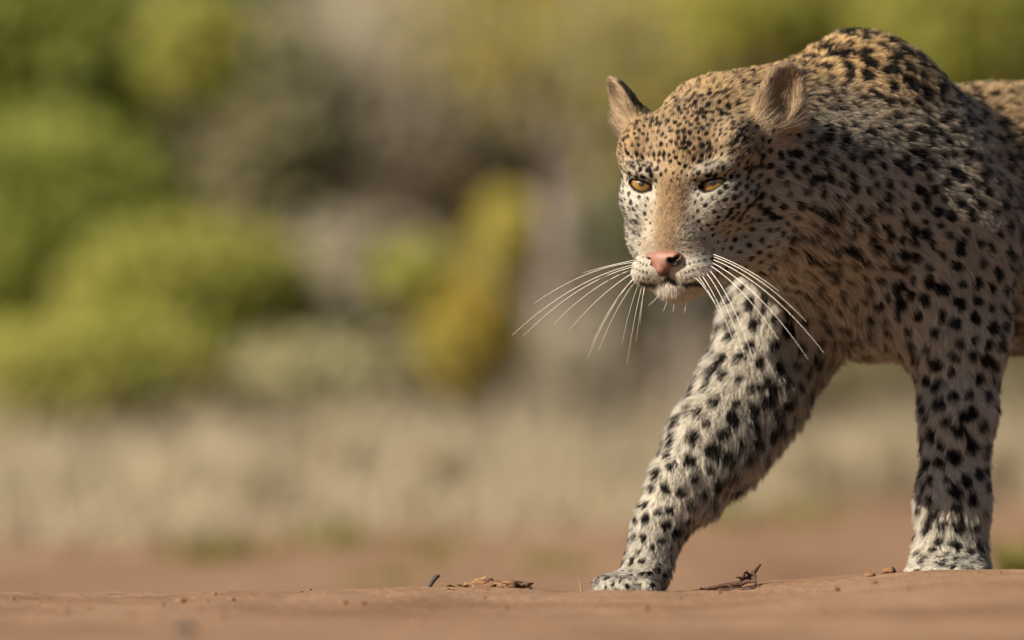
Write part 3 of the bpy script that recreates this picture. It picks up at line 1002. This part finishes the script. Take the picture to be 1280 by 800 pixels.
def wander(p, d, length, n, jit, up=0.0):
    out = [np.array(p, float)]; d = norm(np.array(d, float))
    for _ in range(n):
        d = norm(d + PR.normal(0, jit, 3) + np.array((0, 0, up)))
        out.append(out[-1] + d * length / n)
    return np.array(out), d


def leaves_mesh(name, C, size, mat, parent):
    """one small folded leaf at each point"""
    n = len(C)
    nn = norm(PR.normal(0, 1, (n, 3)) * .75 + np.array(SUN_TO) * 1.1 + np.array((0, -.4, .3))); u = norm(np.cross(nn, PR.normal(0, 1, (n, 3)))); w = np.cross(nn, u)
    s_ = (size * (.6 + .8 * PR.random(n)))[:, None]
    V = np.stack((C - u * s_, C + w * s_ * .42 + nn * s_ * .12, C + u * s_, C - w * s_ * .42 + nn * s_ * .12), 1).reshape(-1, 3)
    return link(name, mesh_np(name, V, np.arange(n * 4).reshape(n, 4), False), mat, parent)


def plant(kind, label, px, py, rx, ry, Y, mat, n, leaf, stems=6, cat='shrub', group=None, clumps=16, bark=None, cr=.34):
    """a shrub: stems fan out from the ground, leaves gather in clumps at their ends and along them"""
    d = DIST + Y; m = d / FOCAL
    c = P(px, py, Y); rx, rz = rx * m, ry * m
    base = np.array((c[0], Y, float(ground_h(c[0], Y))))
    root = empty(kind, tuple(base))
    tag(root, label, cat, group)
    V, F = [], []; ends = []
    clumps = int(clumps * 3.2); cr = cr * .58
    for k in range(clumps):
        q = norm(PR.normal(0, 1, 3)) * PR.random() ** .4 * (1.25 if k % 4 == 0 else 1)
        ends.append(c + q * np.array((rx, max(rx, .35) * .9, rz)) * .8)
    for k in range(stems):
        e = ends[k % clumps]
        p0 = base + np.array((PR.normal(0, .05), PR.normal(0, .05), -.03))
        t = np.linspace(0, 1, 7)[:, None]
        mid_ = p0 * .5 + e * .5 + np.array((PR.normal(0, .06), PR.normal(0, .06), .1 * np.linalg.norm(e - p0)))
        C = (1 - t) ** 2 * p0 + 2 * t * (1 - t) * mid_ + t * t * e + PR.normal(0, .012, (7, 3)) * (t > 0)
        tube(V, F, C, np.linspace(.016, .004, 7), 5)
    link('stem', mesh_np('stem', np.concatenate(V), F), bark or m_twig, root)
    n = int(n * 2.4); wts = PR.random(clumps) + .35; who = PR.choice(clumps, n, p=wts / wts.sum())
    rad = cr * min(rx, rz) * (.6 + .9 * PR.random(clumps))
    C = np.array(ends)[who] + norm(PR.normal(0, 1, (n, 3))) * (PR.random(n) ** .22 * rad[who])[:, None] * np.array((1.2, 1.2, .9))
    loose = PR.random(n) < .5
    C = np.where(loose[:, None], c + norm(PR.normal(0, 1, (n, 3))) * (PR.random(n) ** .4)[:, None] * np.array((rx * 1.1, max(rx, .35), rz * 1.05)), C)
    C[:, 2] = np.maximum(C[:, 2], base[2] + .03)
    leaves_mesh('crown', C, leaf, LM[mat], root)
    return root


plant('shrub', 'tall fresh green bush with dark gaps among its leaves', 20, 100, 230, 190, 20, 'green', 4200, .055, 10, clumps=40, cr=.42)
plant('shrub', 'small bright green bush at the foot of the tall green one', 60, 300, 190, 150, 19, 'green', 2800, .05, 7, clumps=32, cr=.45)
plant('shrub', 'rounded bright yellow green bush above the pale grass', 235, 375, 150, 100, 16.5, 'lime', 2800, .036, 8, clumps=24, cr=.5)
plant('shrub', 'spreading yellow green bush low in the grass', 110, 475, 190, 85, 15, 'lime', 2000, .036, 9, clumps=22, cr=.45)
plant('shrub', 'loose olive bush between the tall green bush and the grey brown thicket', 300, 190, 150, 190, 24, 'olive', 2800, .05, 9, clumps=26, cr=.45)
plant('shrub', 'yellow green sprig of leaves on the edge of the tall green bush', 250, 60, 70, 80, 19, 'lime', 500, .04, 6, clumps=10, cr=.4)
plant('shrub', 'wide grey brown thicket with deep dark hollows', 520, 120, 150, 150, 27, 'grey', 2200, .05, 12, clumps=24, cr=.42)
plant('shrub', 'low grey brown thorn bush with bare twigs', 430, 360, 150, 90, 20, 'grey', 1500, .04, 14, clumps=20, cr=.45)
plant('shrub', 'little yellowing bush left of the grey trunk', 632, 300, 42, 60, 17.5, 'yellow', 420, .032, 5, clumps=8, cr=.5)
plant('shrub', 'small rust and green shrub among grey stems', 590, 430, 62, 76, 15, 'rust', 900, .028, 6, clumps=12, cr=.5)
plant('shrub', 'yellow green weedy bush beside the rust coloured shrub', 520, 345, 55, 45, 17, 'lime', 460, .03, 5, clumps=8, cr=.5)
plant('shrub', 'grey leafless looking bush standing in the pale grass', 690, 480, 110, 80, 16, 'grey', 1000, .026, 16, clumps=16, cr=.4)
plant('shrub', 'olive weedy bush in the grass below the thorn bush', 400, 480, 140, 60, 15, 'olive', 1200, .034, 9, clumps=18, cr=.45)
plant('shrub', 'low olive grey scrub along the upper edge of the grass', 250, 545, 150, 45, 17, 'olive', 1100, .034, 9, clumps=18, cr=.45)
plant('shrub', 'low grey brown scrub in the grass below the rust coloured shrub', 620, 540, 150, 45, 18, 'grey', 1000, .034, 12, clumps=18, cr=.45)
plant('shrub', 'green treetop bush behind the back of the leopard', 1220, 30, 140, 100, 23, 'lime', 2200, .048, 8, clumps=24, cr=.5)
plant('shrub', 'olive green bush behind the nape of the leopard', 980, 10, 150, 80, 26, 'lime', 1800, .048, 8, clumps=20, cr=.48)
plant('shrub', 'grey olive bush behind the ears of the leopard', 810, 90, 110, 150, 28, 'olive', 2100, .05, 9, clumps=22, cr=.45)
plant('shrub', 'dark olive scrub band under the bright yellow green bush', 180, 520, 210, 40, 21, 'dark', 1500, .036, 12, clumps=24, cr=.5)
plant('shrub', 'dark leafy bush behind the muzzle of the leopard', 810, 330, 120, 110, 22, 'dark', 1500, .04, 10, clumps=16, cr=.45)
plant('shrub', 'low olive bush seen between the forelegs of the leopard', 1080, 440, 110, 60, 21, 'olive', 900, .036, 8, clumps=14, cr=.45)

# the wood farther back: a row of leafy trees
for k in range(15):
    px = -300 + k * 132 + PR.normal(0, 18); Y = 36 + (k % 3) * 6 + PR.random() * 4
    kind_ = ('olive', 'grey', 'olive', 'dark', 'grey')[k % 5]
    plant('tree', 'leafy bushveld tree in the dim wood behind the shrubs', px, 235 + PR.normal(0, 20), 150, 440, Y, kind_, 4200, .11, 10, 'tree', 'trees of the dim wood behind the shrubs', 40, m_bark, .55)


# unseen trees added all round the clearing to hold back low skylight
def copy_tree(o, label=None):
    c = o.copy(); scene.collection.objects.link(c)
    if label: c['label'] = label
    for ch in o.children:
        q = ch.copy(); scene.collection.objects.link(q); q.parent = c
    return c


proto = None
for k in range(34):
    a = k / 34 * 2 * math.pi + PR.normal(0, .05); r = 17 + PR.random() * 6
    x, y = r * math.cos(a), r * math.sin(a) - 1
    if y > 2 and -13 < x < 5: continue            # the bush in view is built above
    if proto is None:
        proto = empty('tree', (0, 0, 0)); tag(proto, 'unseen leafy bush tree added to cut the sky light on the leopard', 'tree', 'unseen trees added round the clearing')
        V, F = [], []; ends = []
        for q in range(9):
            e = np.array((PR.normal(0, 1.1), PR.normal(0, 1.1), 1.2 + 3.4 * PR.random())); ends.append(e)
            t = np.linspace(0, 1, 7)[:, None]; C = e * t + np.array((0, 0, .5)) * t * (1 - t) + PR.normal(0, .05, (7, 3)) * t
            tube(V, F, C, np.linspace(.07, .015, 7), 6)
        o = link('trunk', mesh_np('trunk', np.concatenate(V), F), m_bark); o.parent = proto
        for q in range(34): ends.append(np.array((PR.uniform(-1.7, 1.7), PR.uniform(-1.7, 1.7), .4 + 4.4 * PR.random())))
        ends = np.array(ends); C = ends[PR.integers(0, len(ends), 5200)] + PR.normal(0, .33, (5200, 3)); C[:, 2] = np.abs(C[:, 2])
        o = leaves_mesh('crown', C, .11, LM['olive'], None); o.parent = proto
        t_ = proto
    else:
        t_ = copy_tree(proto)
    t_.location = (x, y, float(ground_h(x, y)) - .05); t_.rotation_euler = (0, 0, PR.random() * 6.28); s_ = .9 + .4 * PR.random(); t_.scale = (s_, s_, s_)

# grey forked tree
def forked_tree():
    Y = 18.0
    b0 = P(702, 560, Y); b0[2] = ground_h(b0[0], Y) - .05
    root = empty('tree', (b0[0], b0[1], b0[2] + .05)); tag(root, 'grey forked tree trunk with few yellowing leaves', 'tree')
    V, F = [], []
    tr = np.array([b0, P(703, 470, Y), P(698, 380, Y), P(700, 300, Y + .02), P(697, 225, Y)])
    tube(V, F, tr, (.075, .062, .055, .052, .05), 10)
    link('trunk', mesh_np('trunk', np.concatenate(V), F), m_bark, root)
    tips = []
    for tgt, r in (((655, 110, Y - .2), .034), ((748, 185, Y - .1), .034), ((715, 60, Y + .2), .03), ((770, 100, Y + .1), .02), ((620, 60, Y - .1), .02)):
        V, F = [], []
        p0, p2 = P(697, 232, Y), P(*tgt); t = np.linspace(0, 1.9, 9)[:, None]
        C = p0 + (p2 - p0) * t + PR.normal(0, .012, (9, 3)) * np.minimum(t, 1); C[0] = p0
        tube(V, F, C, np.linspace(r, .007, 9), 7)
        link('branch', mesh_np('branch', np.concatenate(V), F), m_bark, root)
        tips += [C[5], C[8], C[7]]
    tips = np.array(tips); who = PR.integers(0, len(tips), 1500)
    C = tips[who] + PR.normal(0, .13, (1500, 3))
    leaves_mesh('crown', C, .026, LM['yellow'], root)


forked_tree()

# thin bare saplings
for k, (px, top, Y, r) in enumerate(((640, 330, 15.5, .016), (668, 380, 16.5, .02), (762, 330, 17, .034), (842, 300, 17.5, .03), (610, 300, 19, .018), (872, 380, 15, .016))):
    b0 = P(px, 560, Y); b0[2] = ground_h(b0[0], Y) - .03
    root = empty('sapling', (b0[0], b0[1], b0[2] + .03))
    tag(root, 'thin bare grey sapling standing in the pale grass', 'sapling', 'bare saplings in the grass')
    e = P(px + PR.normal(0, 14), top, Y)
    V, F = [], []; t = np.linspace(0, 1, 8)[:, None]
    C = b0 + (e - b0) * t + PR.normal(0, .012, (8, 3)) * t
    tube(V, F, C, np.linspace(r, r * .4, 8), 7)
    link('stem', mesh_np('stem', np.concatenate(V), F), m_bark, root)
    for q in range(4):
        V, F = [], []; C2, _ = wander(C[3 + q], (PR.normal(0, 1), PR.normal(0, .6), .8), .35, 5, .25)
        tube(V, F, C2, np.linspace(r * .4, .003, 6), 5)
        link('branch', mesh_np('branch', np.concatenate(V), F), m_twig, root)

# ------------------------------------------------------------------ dry grass
m_grass = leaf_material('dry_grass_blade', [(.44, .37, .25), (.50, .435, .31), (.40, .32, .20), (.47, .41, .30)], .4)
m_grass2 = leaf_material('green_weed_blade', [(.16, .17, .03), (.22, .20, .05), (.12, .14, .02), (.26, .22, .06)], .3)


def blades(name, C, h, mat, parent=None, wid=.0035, lean=.25):
    n = len(C); h = np.asarray(h)[:, None]
    az = PR.random(n) * 6.283; side = np.stack((np.cos(az), np.sin(az), 0 * az), 1)
    ln_ = PR.normal(0, lean, (n, 3)); ln_[:, 2] = 0
    p1 = C + np.array((0, 0, .55)) * h + ln_ * h * .3; p2 = C + np.array((0, 0, .92)) * h + ln_ * h
    w = wid * (.6 + .8 * PR.random((n, 1)))
    V = np.stack((C - side * w, C + side * w, p1 + side * w * .8, p1 - side * w * .8, p2 + side * w * .12, p2 - side * w * .12), 1).reshape(-1, 3)
    a = np.arange(n)[:, None] * 6
    return link(name, mesh_np(name, V, np.concatenate((a + (0, 1, 2, 3), a + (3, 2, 4, 5))), False), mat, parent)


NG = 46000
gx_ = PR.uniform(-2.6, 2.6, NG); u_ = PR.random(NG)
front = 6.4 + 4.4 * sstep(.1, .9, gx_) + .5 * noise3(np.stack((gx_, gx_ * 0, gx_ * 0), 1), 1.6, 91)
gy_ = front - .5 + (u_ ** 1.15) * (15.5 - front)
pp = np.stack((gx_, gy_, gx_ * 0), 1)
tuft = noise3(pp, 2.6, 92) + .6 * noise3(pp, .9, 93)
kp = tuft > -.55 + .5 * PR.random(NG) + 1.1 * sstep(1.2, -.5, gy_ - front) * PR.random(NG)
gx_, gy_, tuft = gx_[kp], gy_[kp], tuft[kp]
gh = np.clip(.075 + .06 * tuft + .07 * sstep(7, 14, gy_), .02, .6) * (.45 + .55 * sstep(-.3, 2.2, gy_ - front[kp])) * (.6 + .7 * PR.random(len(gx_)))
tall = PR.random(len(gx_)) < .03 + .09 * sstep(1.5, 5, gy_ - front[kp])
gh = np.where(tall, gh * 2.2, gh) * .85 * (1 + .45 * noise3(np.stack((gx_, gy_ * .4, gx_ * 0), 1), 2.2, 97))
C = np.stack((gx_, gy_, ground_h(gx_, gy_) - .01), 1)
grass = blades('dry_grass', C, gh, m_grass, None, .0045, .55)
tag(grass, 'pale dry grass covering the ground in front of the shrubs', 'grass', kind='stuff')
# tall pale tussocks that stand above the grass
for k, (px, top, Y, w) in enumerate(((425, 490, 9, .08), (540, 520, 8.5, .07), (240, 545, 9, .1), (60, 560, 8.5, .1), (700, 540, 9.5, .09), (1010, 520, 10, .1), (1110, 500, 10.5, .12), (1225, 520, 10, .1), (330, 560, 8, .08), (610, 545, 10, .1), (150, 510, 12, .14), (480, 505, 11, .1), (30, 520, 12, .1), (300, 515, 13, .1), (560, 520, 13, .1), (650, 515, 12, .1), (370, 525, 12, .12), (760, 525, 13, .1))):
    c = P(px, 600, Y); n = 260
    C = np.stack((c[0] + PR.normal(0, w * .5, n), Y + PR.normal(0, w * .5, n), np.zeros(n)), 1); C[:, 2] = ground_h(C[:, 0], C[:, 1]) - .01
    hh = (P(px, top, Y)[2] - C[:, 2]) * PR.uniform(.5, 1.05, n)
    root = empty('grass_tussock', (c[0], Y, float(ground_h(c[0], Y)))); tag(root, 'tall pale tussock of dry grass rising above the grass', 'grass tussock', 'tall tussocks in the dry grass')
    o = blades('blades', C, hh, m_grass, root, .004, .2); o['kind'] = 'stuff'
# ------------------------------------------------------------------ litter on the earth near the paws
def blob_mesh(name, c, r, seed, mat, parent=None, sub=3, rough=.35, R=None):
    import bmesh
    bm = bmesh.new(); bmesh.ops.create_icosphere(bm, subdivisions=sub, radius=1)
    V = np.array([v.co for v in bm.verts]); F = np.array([[v.index for v in f.verts] for f in bm.faces]); bm.free()
    V = V * (1 + rough * noise3(V, 1.7, seed) + rough * .5 * noise3(V, 4.3, seed + 1))[:, None] * np.array(r)
    if R is not None: V = V @ np.array(R).T
    return link(name, mesh_np(name, V + np.array(c), F), mat, parent)


def gz(x, y): return float(ground_h(x, y))


m_stone = noisy_material('dark_stone', [(.03, .025, .025), (.06, .05, .047)], 60, .8, .3, .4, 300, 5, .002)
m_clod = noisy_material('earth_clod', [(.15, .08, .045), (.21, .12, .07)], 60, .95, .1, .6, 400, 6, .002)
m_straw = noisy_material('straw', [(.25, .16, .08), (.33, .23, .12)], 120, .7, .25)
m_dead = noisy_material('dead_leaf', [(.05, .03, .022), (.11, .06, .04)], 90, .85, .15, .4, 300, 5, .001)
m_strawleaf = noisy_material('straw_leaf', [(.26, .165, .075), (.33, .22, .10)], 90, .75, .2)
# dark pebble on the near earth
c = P(232, 799, -1.85)
o = blob_mesh('pebble', (c[0], c[1], gz(c[0], c[1]) + .004), (.009, .008, .007), 3, m_stone); tag(o, 'small dark pebble half sunk in the near earth', 'pebble')
# dead twig beside the reaching paw
def twig(name, label, pts, radii, mat, cat='twig'):
    V, F = [], []; pts = np.array(pts)
    root = empty(name, tuple(pts[0])); tag(root, label, cat)
    tube(V, F, pts, radii, 6); link('stem', mesh_np('stem', np.concatenate(V), F), mat, root)
    return root


def on(px, y, dz): 
    x = P(px, 740, y)[0]
    return np.array((x, y, gz(x, y) + dz))


tw = twig('twig', 'dark curled twig with a raised forked end lying behind the reaching paw', [on(862, .10, .001), on(880, .10, .002), on(905, .11, .004), on(925, .11, .005), on(938, .11, .012), on(951, .11, .024)], (.0012, .002, .0028, .0036, .0038, .0012), m_dead)
for a, b_, r in ((on(925, .11, .005), on(944, .09, .006), .003), (on(938, .11, .012), on(930, .1, .018), .002), (on(938, .11, .012), on(946, .10, .004), .003), (on(925, .11, .005), on(934, .1, .020), .0025), (on(930, .11, .008), on(920, .1, .013), .002), (on(942, .11, .016), on(945, .1, .001), .0028), (on(905, .11, .004), on(915, .1, .002), .002), (on(880, .1, .002), on(872, .09, .001), .002)):
    V, F = [], []; tube(V, F, np.array([a, (a + b_) / 2 + (0, 0, .002), b_]), (r, r * .8, r * .3), 6); link('branch', mesh_np('branch', np.concatenate(V), F), m_dead, tw)


def dead_leaf(name, label, c, size, R, mat, cat='leaf', group=None, curl=.4):
    n, m_ = 9, 5
    V = []
    for i in range(n):
        t = i / (n - 1) * 2 - 1; w = (1 - abs(t) ** 1.8) * .42 + .03
        for j in range(m_):
            s_ = j / (m_ - 1) * 2 - 1
            V.append((t, s_ * w, curl * (t * t * .5 + (s_ * w) ** 2 * 2.2) + .05 * math.sin(5 * t + 3 * s_)))
    V = np.array(V) * size @ np.array(R).T
    V[:, 2] -= V[:, 2].min()
    V = np.concatenate((V + c, V + c - np.array((0, 0, size * .03))))
    F = []; k = n * m_
    for i in range(n - 1):
        for j in range(m_ - 1):
            a = i * m_ + j; F += [(a, a + m_, a + m_ + 1, a + 1), (k + a, k + a + 1, k + a + m_ + 1, k + a + m_)]
    for i in range(n - 1):
        for j in (0, m_ - 1):
            a = i * m_ + j; F.append((a, a + m_, k + a + m_, k + a))
    o = link(name, mesh_np(name, V, F), mat); tag(o, label, cat, group)
    return o


for k, (px, y, s_, rz_) in enumerate(((905, .07, .013, 20), (935, .06, .012, -30), (918, .13, .011, 70))):
    dead_leaf('dead_leaf', 'curled dark dead leaf lying under the forked twig', on(px, y, -.001), s_, rot(12, -8, rz_), m_dead, 'leaf', 'dead leaves under the forked twig')
# dark beetle-like bud and straw heap on the open earth
bud = twig('twig', 'short black twig stub sticking up beside the straw heap', [on(536, .02, -.002), on(540, .02, .006), on(546, .02, .012), on(550, .02, .013)], (.002, .0028, .0028, .0012), m_stone)
for k in range(14):
    px = 558 + PR.random() * 105; y = .0 + PR.normal(0, .03); a = PR.random() * 180; s_ = .005 + .006 * PR.random()
    dead_leaf('dry_leaf', 'golden dry leaf scrap in the small straw heap on the open earth', on(px, y, .0 + PR.random() * .004 * (1 if 590 < px < 660 else .3)), s_, rot(PR.normal(0, 14), PR.normal(0, 14), a), m_strawleaf, 'leaf', 'golden leaf scraps of the straw heap', .3)
for k in range(5):
    px = 600 + PR.random() * 60; y = .03 + PR.normal(0, .02)
    o = blob_mesh('earth_clod', on(px, y, .002), (.013, .012, .006), 40 + k, m_clod, None, 2, .5); tag(o, 'flat crumb of red earth beside the straw heap', 'clod', 'crumbs of earth at the straw heap')
# upright straw left of the reaching paw
twig('straw_stem', 'thin upright straw stem left of the reaching paw', [on(728, .06, -.004), on(726, .06, .006), on(725, .06, .015)], (.0011, .001, .0006), m_straw, 'straw')
# clods in front of the standing leg and along the crest
for px, y, r, lab in ((1087, .05, .006, 'rusty clod of earth left of the standing paw'), (1112, .06, .008, 'darker flat clod of earth touching the standing paw'),):
    o = blob_mesh('earth_clod', on(px, y, .002), (r, r * .9, r * .6), int(px), m_clod, None, 2, .5); tag(o, lab, 'clod')
for k in range(46):
    px = PR.uniform(-10, 1290); y = PR.uniform(-1.3, .25); r = .002 + .004 * PR.random() ** 2
    o = blob_mesh('earth_crumb', on(px, y, r * .2), (r * 1.2, r, r * .8), 100 + k, m_clod, None, 1, .4); tag(o, 'tiny crumb of red earth scattered on the bare ground', 'earth crumb', 'crumbs scattered on the bare ground')
# low weeds
def weed(label, px, py, Y, h, n, wd, mat=None, cat='weed', group=None):
    c = P(px, py, Y); root = empty('weed', (c[0], Y, gz(c[0], Y))); tag(root, label, cat, group)
    C = np.stack((c[0] + PR.normal(0, wd, n), Y + PR.normal(0, wd, n), np.zeros(n)), 1); C[:, 2] = ground_h(C[:, 0], C[:, 1]) - .004
    o = blades('blades', C, h * PR.uniform(.4, 1.1, n), mat or m_grass2, root, .003, .5); o['kind'] = 'stuff'


weed('green weed at the edge of the path behind the standing leg', 1276, 660, 3.2, .13, 120, .012)
for px, py, Y, h in ((255, 690, 5.6, .06), (300, 693, 5.8, .05), (420, 675, 6.3, .06), (905, 655, 7.4, .07), (690, 700, 5.2, .04), (540, 690, 5.8, .04), (1010, 650, 7.6, .06), (490, 720, 4.6, .035)):
    weed('low yellowish weed tuft on the bare earth before the grass', px, py, Y, h, 70, .035, None, 'weed', 'weed tufts before the grass')
